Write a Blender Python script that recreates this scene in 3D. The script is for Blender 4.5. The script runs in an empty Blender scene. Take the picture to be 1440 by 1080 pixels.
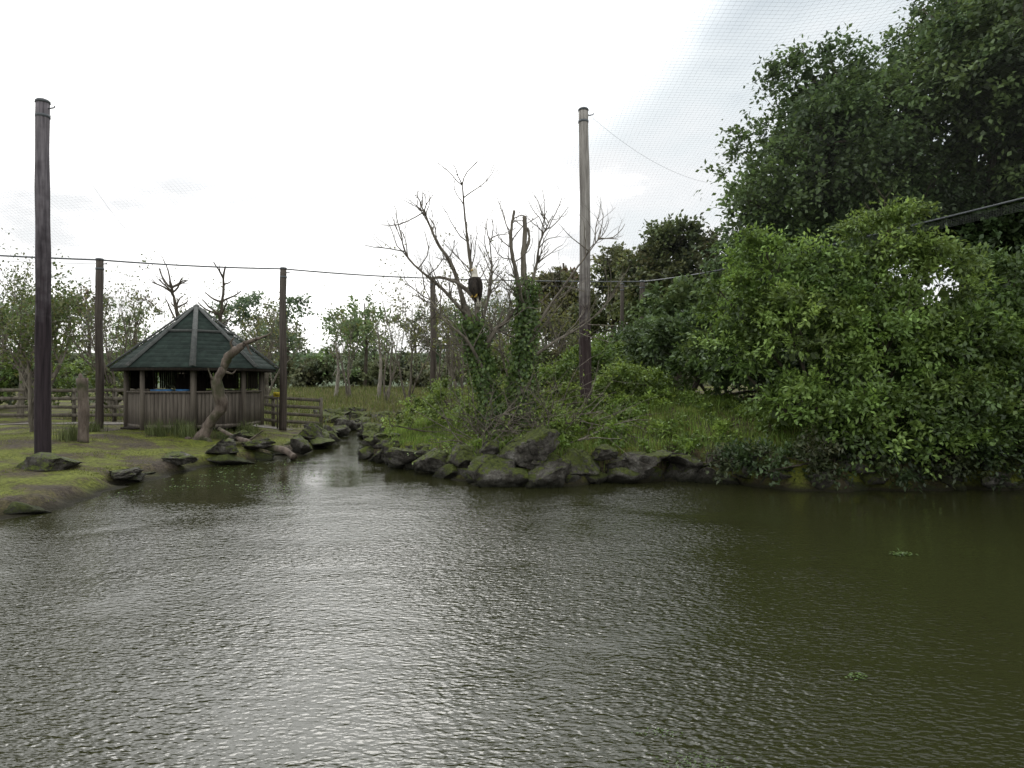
import bpy, bmesh, math, numpy as np
from mathutils import Vector, noise, Matrix
R = np.random.default_rng(11)
scene = bpy.context.scene
COL = scene.collection
scene.view_settings.view_transform = 'Standard'
scene.view_settings.look = 'None'
scene.view_settings.exposure = 0

# ------------------------------------------------------------ helpers
def new_mat(name):
    m = bpy.data.materials.new(name); m.use_nodes = True
    nt = m.node_tree; nt.nodes.clear()
    return m, nt, nt.nodes, nt.links

def ramp(N, stops):
    r = N.new('ShaderNodeValToRGB'); e = r.color_ramp.elements
    while len(e) < len(stops): e.new(0.5)
    for i, (p, c) in enumerate(stops):
        e[i].position = p
        e[i].color = (c[0], c[1], c[2], 1) if not isinstance(c, (int, float)) else (c, c, c, 1)
    return r

def leaf_mat(name, trans=0.3, rough=0.5, gloss=.05):
    m, nt, N, L = new_mat(name)
    out = N.new('ShaderNodeOutputMaterial')
    at = N.new('ShaderNodeAttribute'); at.attribute_name = 'Col'
    p = N.new('ShaderNodeBsdfDiffuse')
    t = N.new('ShaderNodeBsdfTranslucent')
    g = N.new('ShaderNodeBsdfGlossy'); g.inputs['Roughness'].default_value = rough; g.inputs['Color'].default_value = (.9, 1, .9, 1)
    mx = N.new('ShaderNodeMixShader'); mx.inputs[0].default_value = trans
    mg = N.new('ShaderNodeMixShader'); mg.inputs[0].default_value = gloss
    hs = N.new('ShaderNodeHueSaturation'); hs.inputs['Value'].default_value = 1.6; hs.inputs['Hue'].default_value = 0.485
    L.new(at.outputs['Color'], p.inputs['Color']); L.new(at.outputs['Color'], hs.inputs['Color'])
    L.new(hs.outputs[0], t.inputs['Color'])
    L.new(p.outputs[0], mx.inputs[1]); L.new(t.outputs[0], mx.inputs[2]); L.new(mx.outputs[0], mg.inputs[1]); L.new(g.outputs[0], mg.inputs[2]); L.new(mg.outputs[0], out.inputs[0])
    return m

def wood_mat(name, c1, c2, scale=6, zs=0.12, bump=0.4, c3=None, rough=0.9):
    m, nt, N, L = new_mat(name)
    out = N.new('ShaderNodeOutputMaterial'); p = N.new('ShaderNodeBsdfPrincipled')
    p.inputs['Roughness'].default_value = rough; p.inputs['Specular IOR Level'].default_value = 0.25
    tc = N.new('ShaderNodeTexCoord'); mp = N.new('ShaderNodeMapping'); mp.inputs['Scale'].default_value = (1, 1, zs)
    n = N.new('ShaderNodeTexNoise'); n.inputs['Scale'].default_value = scale; n.inputs['Detail'].default_value = 4; n.inputs['Roughness'].default_value = 0.7
    L.new(tc.outputs['Object'], mp.inputs[0]); L.new(mp.outputs[0], n.inputs[0])
    r = ramp(N, [(0.33, c1), (0.68, c2)]); L.new(n.outputs['Fac'], r.inputs[0])
    src = r.outputs[0]
    if c3:
        n2 = N.new('ShaderNodeTexNoise'); n2.inputs['Scale'].default_value = 1.6; n2.inputs['Detail'].default_value = 4
        L.new(tc.outputs['Object'], n2.inputs[0])
        r2 = ramp(N, [(0.5, 0.0), (0.62, 1.0)]); L.new(n2.outputs['Fac'], r2.inputs[0])
        mx = N.new('ShaderNodeMix'); mx.data_type = 'RGBA'; mx.inputs[7].default_value = (*c3, 1)
        L.new(r2.outputs[0], mx.inputs[0]); L.new(src, mx.inputs[6]); src = mx.outputs[2]
    L.new(src, p.inputs['Base Color'])
    if bump > 0:
        b = N.new('ShaderNodeBump'); b.inputs['Strength'].default_value = bump; b.inputs['Distance'].default_value = 0.02
        L.new(n.outputs['Fac'], b.inputs['Height']); L.new(b.outputs[0], p.inputs['Normal'])
    L.new(p.outputs[0], out.inputs[0])
    return m

def plain_mat(name, c, rough=0.7, var=0.25, scale=8, metal=0):
    return wood_mat(name, tuple(v*(1-var) for v in c), tuple(v*(1+var) for v in c), scale, 1.0, 0.15, rough=rough)

def mesh_obj(name, V, F, mat, col=None, smooth=False, parent=None):
    V = np.asarray(V, dtype=np.float32).reshape(-1, 3); F = np.asarray(F, dtype=np.int32).reshape(-1, 4)
    me = bpy.data.meshes.new(name)
    me.vertices.add(len(V)); me.vertices.foreach_set('co', V.ravel())
    me.loops.add(F.size); me.loops.foreach_set('vertex_index', F.ravel())
    me.polygons.add(len(F)); me.polygons.foreach_set('loop_start', np.arange(0, F.size, 4, dtype=np.int32))
    me.polygons.foreach_set('loop_total', np.full(len(F), 4, dtype=np.int32))
    if smooth: me.polygons.foreach_set('use_smooth', np.ones(len(F), dtype=bool))
    me.update(calc_edges=True)
    if col is not None:
        a = me.color_attributes.new('Col', 'FLOAT_COLOR', 'POINT')
        c4 = np.ones((len(V), 4), dtype=np.float32); c4[:, :3] = col
        a.data.foreach_set('color', c4.ravel())
    if mat: me.materials.append(mat)
    ob = bpy.data.objects.new(name, me); COL.objects.link(ob)
    if parent: ob.parent = parent
    return ob

def empty(name, loc=(0, 0, 0)):
    e = bpy.data.objects.new(name, None); e.location = loc; e.empty_display_size = 0.3
    COL.objects.link(e); return e

class MB:
    def __init__(s): s.V = []; s.F = []; s.n = 0; s.C = []
    def add(s, V, F, c=None):
        V = np.asarray(V, float).reshape(-1, 3); F = np.asarray(F, int).reshape(-1, 4)
        s.V.append(V); s.F.append(F + s.n); s.n += len(V)
        if c is not None:
            c = np.asarray(c, float)
            s.C.append(np.tile(c, (len(V), 1)) if c.ndim == 1 else c)
    def tube(s, P, rad, sides=6, flat=None, cap=True):
        P = np.asarray(P, float); n = len(P)
        rad = np.broadcast_to(np.asarray(rad, float), (n,))
        T = np.gradient(P, axis=0); T /= (np.linalg.norm(T, axis=1)[:, None] + 1e-9)
        ref = np.array([0.13, 1.0, 0.07]) if abs(T[:, 1]).mean() < 0.8 else np.array([1.0, 0, 0.1])
        A = np.cross(T, ref); A /= (np.linalg.norm(A, axis=1)[:, None] + 1e-9); B = np.cross(T, A)
        an = np.linspace(0, 2*np.pi, sides, endpoint=False)
        fl = 1.0 if flat is None else flat
        V = P[:, None, :] + rad[:, None, None]*(np.cos(an)[None, :, None]*A[:, None, :] + fl*np.sin(an)[None, :, None]*B[:, None, :])
        V = V.reshape(-1, 3); F = []
        i = np.arange(n-1)[:, None]*sides; j = np.arange(sides)[None, :]; j2 = (j+1) % sides
        F = np.stack([i+j, i+j2, i+j2+sides, i+j+sides], -1).reshape(-1, 4)
        if cap:
            V = np.vstack([V, P[0], P[-1]]); c0 = n*sides; c1 = c0+1
            Fa = np.array([[c0, (a+2) % sides, (a+1) % sides, a] for a in range(0, sides-1, 2)])
            Fb = np.array([[c1, (n-1)*sides+a, (n-1)*sides+(a+1) % sides, (n-1)*sides+(a+2) % sides] for a in range(0, sides-1, 2)])
            if sides % 2 == 0: F = np.vstack([F, Fa, Fb])
        s.add(V, F)
    def box(s, c, size, rotz=0.0, M=None, col=None):
        x, y, z = [v/2 for v in size]
        V = np.array([[-x,-y,-z],[x,-y,-z],[x,y,-z],[-x,y,-z],[-x,-y,z],[x,-y,z],[x,y,z],[-x,y,z]])
        if M is not None: V = V @ np.asarray(M).T
        cs, sn = math.cos(rotz), math.sin(rotz)
        V = V @ np.array([[cs, sn, 0], [-sn, cs, 0], [0, 0, 1]]) + np.asarray(c)
        s.add(V, [[0,3,2,1],[4,5,6,7],[0,1,5,4],[1,2,6,5],[2,3,7,6],[3,0,4,7]], col)
    def obj(s, name, mat, smooth=False, parent=None):
        col = np.vstack(s.C) if s.C and sum(len(c) for c in s.C) == s.n else None
        return mesh_obj(name, np.vstack(s.V), np.vstack(s.F), mat, col, smooth, parent)

def unit(a): return a/(np.linalg.norm(a, axis=-1, keepdims=True)+1e-9)
def leaves(mb, P, A, Nn, ll, lw, col):
    n = len(P); A = unit(A); S = unit(np.cross(A, Nn))
    ll = ll*R.uniform(0.7, 1.3, (n, 1)); lw = lw*R.uniform(0.7, 1.3, (n, 1))
    up = unit(np.cross(S, A))
    v0 = P; v1 = P+A*ll*.45+S*lw*.5+up*ll*.06; v2 = P+A*ll-up*ll*.08; v3 = P+A*ll*.45-S*lw*.5+up*ll*.06
    V = np.stack([v0, v1, v2, v3], 1).reshape(-1, 3)
    mb.add(V, np.arange(4*n).reshape(-1, 4), np.repeat(col, 4, axis=0))

def foliage(mb, blobs, dens, ntw, nlf, ll, lw, tl, palette, core=True, bottom=-9, squash=0.85, hvar=0.35):
    pal = np.array(palette)
    for (bx, by, bz, r) in blobs:
        n = max(3, int(dens*4*math.pi*r*r))
        D = unit(R.normal(size=(n, 3))); D[:, 2] = np.where(D[:, 2] < -0.5, -D[:, 2], D[:, 2])
        D[:, 1] = np.where((D[:, 1] > 0.6) & (R.random(n) < .6), -D[:, 1], D[:, 1])
        rr = r*R.uniform(0.5, 1.02, (n, 1))
        C = np.array([bx, by, bz])+D*rr*np.array([1, 1, squash])
        bcol = pal[R.integers(len(pal))]*R.uniform(1-hvar*.5, 1+hvar*.5)
        cc = (0.5*bcol+0.5*pal[R.integers(len(pal), size=n)])*R.uniform(1-hvar, 1+hvar, (n, 1))
        o = np.repeat(C, ntw, 0); d = unit(np.repeat(D, ntw, 0)*0.9+R.normal(size=(n*ntw, 3))*0.6+np.array([0, 0, 0.25]))
        tcol = np.repeat(cc, ntw, 0)*R.uniform(.85, 1.15, (n*ntw, 1)); L = tl*R.uniform(.5, 1.3, (n*ntw, 1))
        oo = np.repeat(o, nlf, 0); dd = np.repeat(d, nlf, 0); LL = np.repeat(L, nlf, 0)
        m = len(oo); t = R.uniform(0.1, 1.0, (m, 1))
        P = oo+dd*t*LL; P[:, 2:3] -= 0.28*t*t*LL; P += R.normal(size=(m, 3))*LL*0.09
        A = dd*0.7+R.normal(size=(m, 3))*0.65-np.array([0, 0, .25])
        Nn = R.normal(size=(m, 3))*0.55+np.array([0, 0, 0.9])+dd*0.3
        k = P[:, 2] > bottom
        lc = np.repeat(tcol, nlf, 0)*R.uniform(.75, 1.3, (m, 1))
        leaves(mb, P[k], A[k], Nn[k], ll, lw, lc[k])
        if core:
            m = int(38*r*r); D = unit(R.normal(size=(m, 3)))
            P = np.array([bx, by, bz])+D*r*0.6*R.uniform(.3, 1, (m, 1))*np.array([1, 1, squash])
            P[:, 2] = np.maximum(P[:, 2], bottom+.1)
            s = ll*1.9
            leaves(mb, P, R.normal(size=(m, 3)), R.normal(size=(m, 3)), s, s*.8, np.tile(bcol*.4, (m, 1)))  # inner filler leaves, crown-interior shade painted as a darker leaf colour

def grow(mb, p, d, L, r, lvl, up=0.15, wob=0.22, kids=(3, 5), tips=None, sides=5, shrink=0.62, ang=0.75):
    p = np.array(p, float); d = unit(np.array(d, float)); n = 5
    pts = [p.copy()]; dd = d.copy()
    for i in range(n):
        dd = unit(dd+R.normal(size=3)*wob*0.6+np.array([0, 0, up*0.5])); p = p+dd*L/n; pts.append(p.copy())
    pts = np.array(pts); re = r*0.45 if lvl > 0 else r*0.25
    rad = np.linspace(r, re, n+1); mb.tube(pts, rad, sides if r > 0.02 else 3, cap=False)
    if tips is not None: tips.append(pts[-1]); tips.append(pts[-3])
    if lvl <= 0: return
    for k in range(R.integers(kids[0], kids[1]+1)):
        i = R.integers(2, n+1); q = pts[i]; base = unit(pts[i]-pts[i-1])
        nd = unit(base+unit(R.normal(size=3))*ang*R.uniform(.7, 1.3)+np.array([0, 0, up]))
        grow(mb, q, nd, L*shrink*R.uniform(.7, 1.15), rad[i]*0.62, lvl-1, up, wob, kids, tips, sides, shrink, ang)

# ------------------------------------------------------------ terrain
POND = np.array([(-30,-6),(-30,5.5),(-14,7.2),(-9.2,8.8),(-7.5,9.8),(-7.3,11),(-7.36,12.4),(-7.65,14.2),(-7.35,16.1),(-6.8,17.5),(-6.0,19.0),
 (-5.9,21.6),(-6.3,24.5),(-6.9,27),(-7.6,29.3),(-6.5,30),(-5.6,27),(-4.9,23.5),(-4.0,18.6),(-2.9,16.9),(-1.56,15.1),(-.5,13.5),(.45,13.3),
 (1.86,13.8),(3.2,14.2),(4.4,13.8),(5.1,13.0),(6.3,12.7),(7.7,12.9),(9.6,12.9),(16,12.7),(32,11),(32,-6)], float)
def sdist(x, y):
    x = np.asarray(x, float); y = np.asarray(y, float)
    best = np.full(x.shape, 1e9); inside = np.zeros(x.shape, bool); n = len(POND)
    for i in range(n):
        a = POND[i]; b = POND[(i+1) % n]; e = b-a
        t = np.clip(((x-a[0])*e[0]+(y-a[1])*e[1])/(e@e), 0, 1)
        best = np.minimum(best, np.hypot(x-a[0]-t*e[0], y-a[1]-t*e[1]))
        c = ((a[1] > y) != (b[1] > y)) & (x < (b[0]-a[0])*(y-a[1])/((b[1]-a[1]) if b[1] != a[1] else 1e-9)+a[0])
        inside ^= c
    return np.where(inside, -best, best)
def ss(t): t = np.clip(t, 0, 1); return t*t*(3-2*t)
def height(x, y):
    x = np.asarray(x, float); y = np.asarray(y, float)
    d = sdist(x, y)
    d = d+0.12*np.sin(x*3.1+y*1.7)+0.08*np.sin(x*6.7-y*5.1)
    wr = ss((x+5.9+np.clip((y-22)*.17, 0, 1.4))/0.9)
    hL = 0.24*ss(d/0.5)+0.36*ss(d/5)
    hR = 0.5*ss(d/0.45)+0.4*ss(d/3)+0.85*np.exp(-((x-4.0)/4.0)**2-((y-19.5)/3.6)**2)
    hR *= 0.55+0.45*ss((x+5.5)/3.5)
    h = hL*(1-wr)+hR*wr+0.95*ss((y-30)/28)+0.05*np.sin(x*.9)*np.cos(y*.7)*ss(d/2)+0.02*np.sin(x*4.1+y)*np.sin(y*3.3)*ss(d)
    h = h+15*ss((y-78)/260)          # gentle wooded rise beyond the tree belt
    return np.where(d > 0, h, -0.9*ss(-d/1.6))
def gz(x, y): return float(height(np.array([x]), np.array([y]))[0])

def axis(fine0, fine1, step, lo, hi, g=1.25):
    a = list(np.arange(fine0, fine1, step)); s = step; v = a[0]; pre = []
    while v > lo: s *= g; v -= s; pre.append(v)
    s = step; v = a[-1]; post = []
    while v < hi: s *= g; v += s; post.append(v)
    return np.array(pre[::-1]+a+post)
gx = axis(-17, 17, .14, -900, 900, 1.12); gy = axis(7, 32, .14, -300, 1500, 1.1)
X, Y = np.meshgrid(gx, gy); Z = height(X, Y)
nx, ny = len(gx), len(gy)
idx = np.arange(nx*ny).reshape(ny, nx)
F = np.stack([idx[:-1, :-1], idx[:-1, 1:], idx[1:, 1:], idx[1:, :-1]], -1).reshape(-1, 4)

m, nt, N, L = new_mat('mossy_ground')
out = N.new('ShaderNodeOutputMaterial'); p = N.new('ShaderNodeBsdfPrincipled'); p.inputs['Roughness'].default_value = 0.95; p.inputs['Specular IOR Level'].default_value = .15
tc = N.new('ShaderNodeTexCoord')
n1 = N.new('ShaderNodeTexNoise'); n1.inputs['Scale'].default_value = 0.75; n1.inputs['Detail'].default_value = 6; n1.inputs['Roughness'].default_value = .7
n2 = N.new('ShaderNodeTexNoise'); n2.inputs['Scale'].default_value = 14; n2.inputs['Detail'].default_value = 4; n2.inputs['Roughness'].default_value = .7
L.new(tc.outputs['Object'], n1.inputs[0]); L.new(tc.outputs['Object'], n2.inputs[0])
r1 = ramp(N, [(0.40, (.058, .048, .036)), (0.48, (.075, .066, .030)), (0.53, (.092, .104, .020)), (.62, (.122, .140, .024)), (.75, (.058, .082, .016))])
L.new(n1.outputs['Fac'], r1.inputs[0])
r2 = ramp(N, [(0.3, .35), (0.7, 1.4)]); L.new(n2.outputs['Fac'], r2.inputs[0])
mu = N.new('ShaderNodeMix'); mu.data_type = 'RGBA'; mu.blend_type = 'MULTIPLY'; mu.inputs[0].default_value = 1
L.new(r1.outputs[0], mu.inputs[6]); L.new(r2.outputs[0], mu.inputs[7])
geo = N.new('ShaderNodeNewGeometry'); sx = N.new('ShaderNodeSeparateXYZ'); L.new(geo.outputs['Position'], sx.inputs[0])
mr = N.new('ShaderNodeMapRange'); mr.inputs[1].default_value = 0.02; mr.inputs[2].default_value = 0.16; L.new(sx.outputs[2], mr.inputs[0])
mud = N.new('ShaderNodeMix'); mud.data_type = 'RGBA'; mud.inputs[6].default_value = (.018, .017, .010, 1)
L.new(mr.outputs[0], mud.inputs[0]); L.new(mu.outputs[2], mud.inputs[7])
fr = N.new('ShaderNodeMapRange'); fr.inputs[1].default_value = 70; fr.inputs[2].default_value = 100; L.new(sx.outputs[1], fr.inputs[0])
far = N.new('ShaderNodeMix'); far.data_type = 'RGBA'; far.inputs[7].default_value = (.06, .085, .045, 1); L.new(fr.outputs[0], far.inputs[0]); L.new(mud.outputs[2], far.inputs[6])
L.new(far.outputs[2], p.inputs['Base Color'])
b = N.new('ShaderNodeBump'); b.inputs['Strength'].default_value = .9; b.inputs['Distance'].default_value = .05
L.new(n2.outputs['Fac'], b.inputs['Height']); L.new(b.outputs[0], p.inputs['Normal']); L.new(p.outputs[0], out.inputs[0])
mesh_obj('ground', np.stack([X, Y, Z], -1).reshape(-1, 3), F, m, smooth=True)

# ------------------------------------------------------------ water
m, nt, N, L = new_mat('pond_water_mat')
out = N.new('ShaderNodeOutputMaterial'); p = N.new('ShaderNodeBsdfPrincipled')
p.inputs['Base Color'].default_value = (.019, .0205, .0075, 1); p.inputs['Roughness'].default_value = .045; p.inputs['IOR'].default_value = 1.333
tc = N.new('ShaderNodeTexCoord')
def nz(scale, det, rot, sc, dist=0.0):
    mp = N.new('ShaderNodeMapping'); mp.inputs['Rotation'].default_value = (0, 0, rot); mp.inputs['Scale'].default_value = sc
    n = N.new('ShaderNodeTexNoise'); n.inputs['Scale'].default_value = scale; n.inputs['Detail'].default_value = det; n.inputs['Distortion'].default_value = dist
    n.inputs['Roughness'].default_value = .45
    L.new(tc.outputs['Object'], mp.inputs[0]); L.new(mp.outputs[0], n.inputs[0]); return n.outputs['Fac']
def mth(op, a, b_):
    k = N.new('ShaderNodeMath'); k.operation = op
    for i, v in enumerate((a, b_)):
        if isinstance(v, (int, float)): k.inputs[i].default_value = v
        else: L.new(v, k.inputs[i])
    return k.outputs[0]
fine = nz(13, 1.5, .6, (1, 2.1, 1), .4); fine2 = nz(17, 1, -.55, (1, 2.0, 1), .0); mid = nz(5, 1, .15, (1, 2.0, 1), .3); big = nz(.9, 1, .3, (1, 1.6, 1))
patch = nz(.34, 2.5, .4, (1, 1.3, 1), .6)
rp = ramp(N, [(0.36, .34), (0.58, 1.0)]); L.new(patch, rp.inputs[0])
s3 = N.new('ShaderNodeSeparateXYZ'); L.new(tc.outputs['Object'], s3.inputs[0])
def mrange(src, a, b_, c, d):
    mr = N.new('ShaderNodeMapRange'); mr.inputs[1].default_value = a; mr.inputs[2].default_value = b_; mr.inputs[3].default_value = c; mr.inputs[4].default_value = d
    mr.interpolation_type = 'SMOOTHSTEP'; L.new(src, mr.inputs[0]); return mr.outputs[0]
calm_r = mrange(s3.outputs[0], 1.8, 5.0, 1, .2)
lee = mrange(mth('SUBTRACT', s3.outputs[1], mth('MULTIPLY', s3.outputs[0], .55)), 11.5, 15.5, 1, .25)
h = mth('ADD', mth('ADD', fine, mth('MULTIPLY', fine2, .7)), mth('MULTIPLY', mid, .9))
h = mth('MULTIPLY', mth('MULTIPLY', mth('MULTIPLY', h, rp.outputs[0]), calm_r), lee)
h = mth('ADD', h, mth('MULTIPLY', big, .5))
b = N.new('ShaderNodeBump'); b.inputs['Strength'].default_value = 1.0; b.inputs['Distance'].default_value = .0165
L.new(h, b.inputs['Height']); L.new(b.outputs[0], p.inputs['Normal']); L.new(p.outputs[0], out.inputs[0])
mesh_obj('pond_water', [(-45, -12, 0), (45, -12, 0), (45, 44, 0), (-45, 44, 0)], [[0, 1, 2, 3]], m)

# ------------------------------------------------------------ world + sun
AZ, EL = math.radians(-14), math.radians(44)
sdir = Vector((math.sin(AZ)*math.cos(EL), math.cos(AZ)*math.cos(EL), math.sin(EL)))
w = bpy.data.worlds.new('World'); scene.world = w; w.use_nodes = True
N = w.node_tree.nodes; L = w.node_tree.links; N.clear()
out = N.new('ShaderNodeOutputWorld'); bg = N.new('ShaderNodeBackground'); bg.inputs[1].default_value = .1
sky = N.new('ShaderNodeTexSky'); sky.sky_type = 'NISHITA'; sky.sun_disc = False
sky.sun_elevation = EL; sky.sun_rotation = AZ; sky.air_density = 1.2; sky.dust_density = 2
tc = N.new('ShaderNodeTexCoord'); mp = N.new('ShaderNodeMapping'); mp.inputs['Scale'].default_value = (1, 1, 2.6)
n = N.new('ShaderNodeTexNoise'); n.inputs['Scale'].default_value = 2.4; n.inputs['Detail'].default_value = 5; n.inputs['Roughness'].default_value = .55
L.new(tc.outputs['Generated'], mp.inputs[0]); L.new(mp.outputs[0], n.inputs[0])
nr = N.new('ShaderNodeVectorMath'); nr.operation = 'NORMALIZE'; L.new(tc.outputs['Generated'], nr.inputs[0])
dp = N.new('ShaderNodeVectorMath'); dp.operation = 'DOT_PRODUCT'; dp.inputs[1].default_value = (.34, .80, .49); L.new(nr.outputs[0], dp.inputs[0])
gr = N.new('ShaderNodeMapRange'); gr.inputs[1].default_value = .87; gr.inputs[2].default_value = .995; gr.inputs[3].default_value = 0; gr.inputs[4].default_value = .33; L.new(dp.outputs['Value'], gr.inputs[0])
sb = N.new('ShaderNodeMath'); sb.operation = 'SUBTRACT'; L.new(n.outputs['Fac'], sb.inputs[0]); L.new(gr.outputs[0], sb.inputs[1])
cl = ramp(N, [(0.12, (6.8, 7.5, 8.0)), (0.24, (8.6, 9.2, 9.5)), (0.40, (10.0, 10.1, 10.2)), (0.54, (17.5, 17.4, 17.2)), (.66, (20, 20, 20))])
L.new(sb.outputs[0], cl.inputs[0])
dg = N.new('ShaderNodeVectorMath'); dg.operation = 'DOT_PRODUCT'; dg.inputs[1].default_value = tuple(sdir); L.new(nr.outputs[0], dg.inputs[0])
gl = N.new('ShaderNodeMapRange'); gl.interpolation_type = 'SMOOTHSTEP'; gl.inputs[1].default_value = .85; gl.inputs[2].default_value = 1.0; gl.inputs[3].default_value = 0; gl.inputs[4].default_value = 38; L.new(dg.outputs['Value'], gl.inputs[0])
ga = N.new('ShaderNodeVectorMath'); ga.operation = 'ADD'; L.new(cl.outputs[0], ga.inputs[0]); L.new(gl.outputs[0], ga.inputs[1])
mx = N.new('ShaderNodeMix'); mx.data_type = 'RGBA'; mx.inputs[0].default_value = .95
L.new(sky.outputs[0], mx.inputs[6]); L.new(ga.outputs[0], mx.inputs[7])
L.new(mx.outputs[2], bg.inputs[0]); L.new(bg.outputs[0], out.inputs[0])
sd = bpy.data.lights.new('sun', 'SUN'); sd.energy = 1.0; sd.angle = math.radians(20); sd.color = (1, .97, .92)
so = bpy.data.objects.new('sun', sd); COL.objects.link(so)
so.rotation_euler = sdir.to_track_quat('Z', 'Y').to_euler()

# ------------------------------------------------------------ camera
cd = bpy.data.cameras.new('camera'); cd.lens = 24; cd.sensor_width = 36; cd.clip_end = 3000
co = bpy.data.objects.new('camera', cd); co.location = (0, 0, 2.0); co.rotation_euler = (math.radians(90), 0, 0)
COL.objects.link(co); scene.camera = co

# ------------------------------------------------------------ materials
M_leaf = leaf_mat('leaf_green', .28, .5, .035)
M_grass = leaf_mat('grass_blade', .25, .6, .02)
M_bark = wood_mat('bark', (.035, .028, .02), (.12, .105, .08), 9, .25, 0)
M_bare = wood_mat('bare_bark', (.06, .052, .04), (.20, .18, .145), 9, .25, 0)
M_dead = wood_mat('dead_wood', (.055, .042, .034), (.17, .14, .115), 8, .3, .9, c3=(.04, .045, .02))
M_pale = wood_mat('pale_dead_wood', (.16, .145, .12), (.34, .31, .27), 8, .3, .5)
M_plank = wood_mat('weathered_plank', (.065, .055, .045), (.16, .14, .115), 10, .06, .5)
M_dark = wood_mat('dark_wood', (.012, .010, .008), (.035, .028, .022), 10, .08, .4)  # near-black brown for gazebo screen, boards, floor, soffit and fascia
M_fence = wood_mat('fence_wood', (.06, .052, .04), (.15, .135, .105), 8, .5, .4)

def pole_mat(name, zlow, zhigh, low1, low2, hi1, hi2):
    m, nt, N, L = new_mat(name)
    out = N.new('ShaderNodeOutputMaterial'); p = N.new('ShaderNodeBsdfPrincipled'); p.inputs['Roughness'].default_value = .85; p.inputs['Specular IOR Level'].default_value = .2
    tc = N.new('ShaderNodeTexCoord'); mp = N.new('ShaderNodeMapping'); mp.inputs['Scale'].default_value = (1, 1, .05)
    n = N.new('ShaderNodeTexNoise'); n.inputs['Scale'].default_value = 16; n.inputs['Detail'].default_value = 5; n.inputs['Roughness'].default_value = .7
    L.new(tc.outputs['Object'], mp.inputs[0]); L.new(mp.outputs[0], n.inputs[0])
    n3 = N.new('ShaderNodeTexNoise'); n3.inputs['Scale'].default_value = 5; n3.inputs['Detail'].default_value = 5; L.new(tc.outputs['Object'], n3.inputs[0])
    ra = ramp(N, [(.35, low1), (.65, low2)]); rb = ramp(N, [(.35, hi1), (.62, hi2)])
    L.new(n.outputs['Fac'], ra.inputs[0]); L.new(n.outputs['Fac'], rb.inputs[0])
    s = N.new('ShaderNodeSeparateXYZ'); L.new(tc.outputs['Object'], s.inputs[0])
    ad = N.new('ShaderNodeMath'); ad.operation = 'MULTIPLY_ADD'; ad.inputs[1].default_value = 4.0; L.new(n3.outputs['Fac'], ad.inputs[0]); L.new(s.outputs[2], ad.inputs[2])
    mr = N.new('ShaderNodeMapRange'); mr.inputs[1].default_value = zlow+2; mr.inputs[2].default_value = zhigh+2; L.new(ad.outputs[0], mr.inputs[0])
    mx = N.new('ShaderNodeMix'); mx.data_type = 'RGBA'; L.new(mr.outputs[0], mx.inputs[0]); L.new(ra.outputs[0], mx.inputs[6]); L.new(rb.outputs[0], mx.inputs[7])
    L.new(mx.outputs[2], p.inputs['Base Color'])
    b = N.new('ShaderNodeBump'); b.inputs['Strength'].default_value = .6; b.inputs['Distance'].default_value = .02
    L.new(n.outputs['Fac'], b.inputs['Height']); L.new(b.outputs[0], p.inputs['Normal']); L.new(p.outputs[0], out.inputs[0])
    return m
M_poleR = pole_mat('pole_weathered', 1.8, 4.2, (.020, .013, .013), (.065, .048, .048), (.13, .12, .11), (.36, .345, .32))
M_poleL = pole_mat('pole_stained', 3.0, 6.5, (.012, .009, .011), (.042, .032, .036), (.06, .054, .062), (.21, .195, .21))
M_poleS = pole_mat('pole_small', 1.0, 8.0, (.035, .028, .023), (.08, .065, .055), (.07, .06, .055), (.15, .135, .115))
M_wire = plain_mat('cable_steel', (.10, .11, .12), .5)

# ------------------------------------------------------------ poles and cables
def pole(x, y, ztop, rb, rt, mat, lean=0.0):
    z0 = gz(x, y)-.1
    e = empty('aviary_pole', (x, y, z0)); H = ztop-z0
    mb = MB(); t = np.linspace(0, 1, 26)
    P = np.stack([lean*t+.012*np.sin(t*9+x), .01*np.sin(t*7), t*H], -1)
    rad = rb+(rt-rb)*t+.004*np.sin(t*31+x)
    mb.tube(P, rad, 14); mb.obj('post_shaft', mat, True, e)
    mb = MB(); top = P[-1]
    mb.tube([top+[0, 0, -.02], top+[0, 0, .02], top+[0, 0, .05]], [rt*1.12, rt*1.12, rt*.9], 14)
    mb.tube([top+[0, 0, -.32], top+[0, 0, -.26]], [rt*1.1, rt*1.1], 14)
    mb.tube([top+[rt, -.02, -.14], top+[rt+.12, -.02, -.12], top+[rt+.14, -.02, -.08]], [.015, .015, .012], 6)
    mb.obj('cap_and_bracket', M_wire, False, e)
    return np.array([x+lean, y, ztop])
pL = pole(-9.62, 14.0, 7.78, .155, .125, M_poleL, .0)
pR = pole(1.86, 17.2, 8.9, .155, .12, M_poleR, -.05)
s1 = pole(-13.3, 22, 6.0, .125, .115, M_poleS); s2 = pole(-8.05, 24, 6.05, .13, .11, M_poleS)
s3_ = pole(-3.47, 30, 6.65, .13, .12, M_poleS); s4 = pole(6.1, 32, 6.8, .13, .12, M_poleS); s5 = pole(5.4, 33.5, 6.9, .1, .09, M_poleS)
s0 = pole(-20.5, 20.5, 6.2, .13, .12, M_poleS); s6 = pole(14.2, 13.5, 6.7, .13, .12, M_poleS)
def cable(pts, r, sag, name, mat=None):
    mb = MB()
    for a, b_ in zip(pts[:-1], pts[1:]):
        a = np.array(a); b_ = np.array(b_); t = np.linspace(0, 1, 14)[:, None]
        P = a+(b_-a)*t; P[:, 2:3] -= sag*4*t*(1-t); mb.tube(P, r, 6, cap=False)
    mb.obj(name, mat or M_wire, True)
cable([s0, s1, s2, s3_, s4, (8.6, 26.7, 6.55), s6], .026, .05, 'aviary_perimeter_cable')
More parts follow.
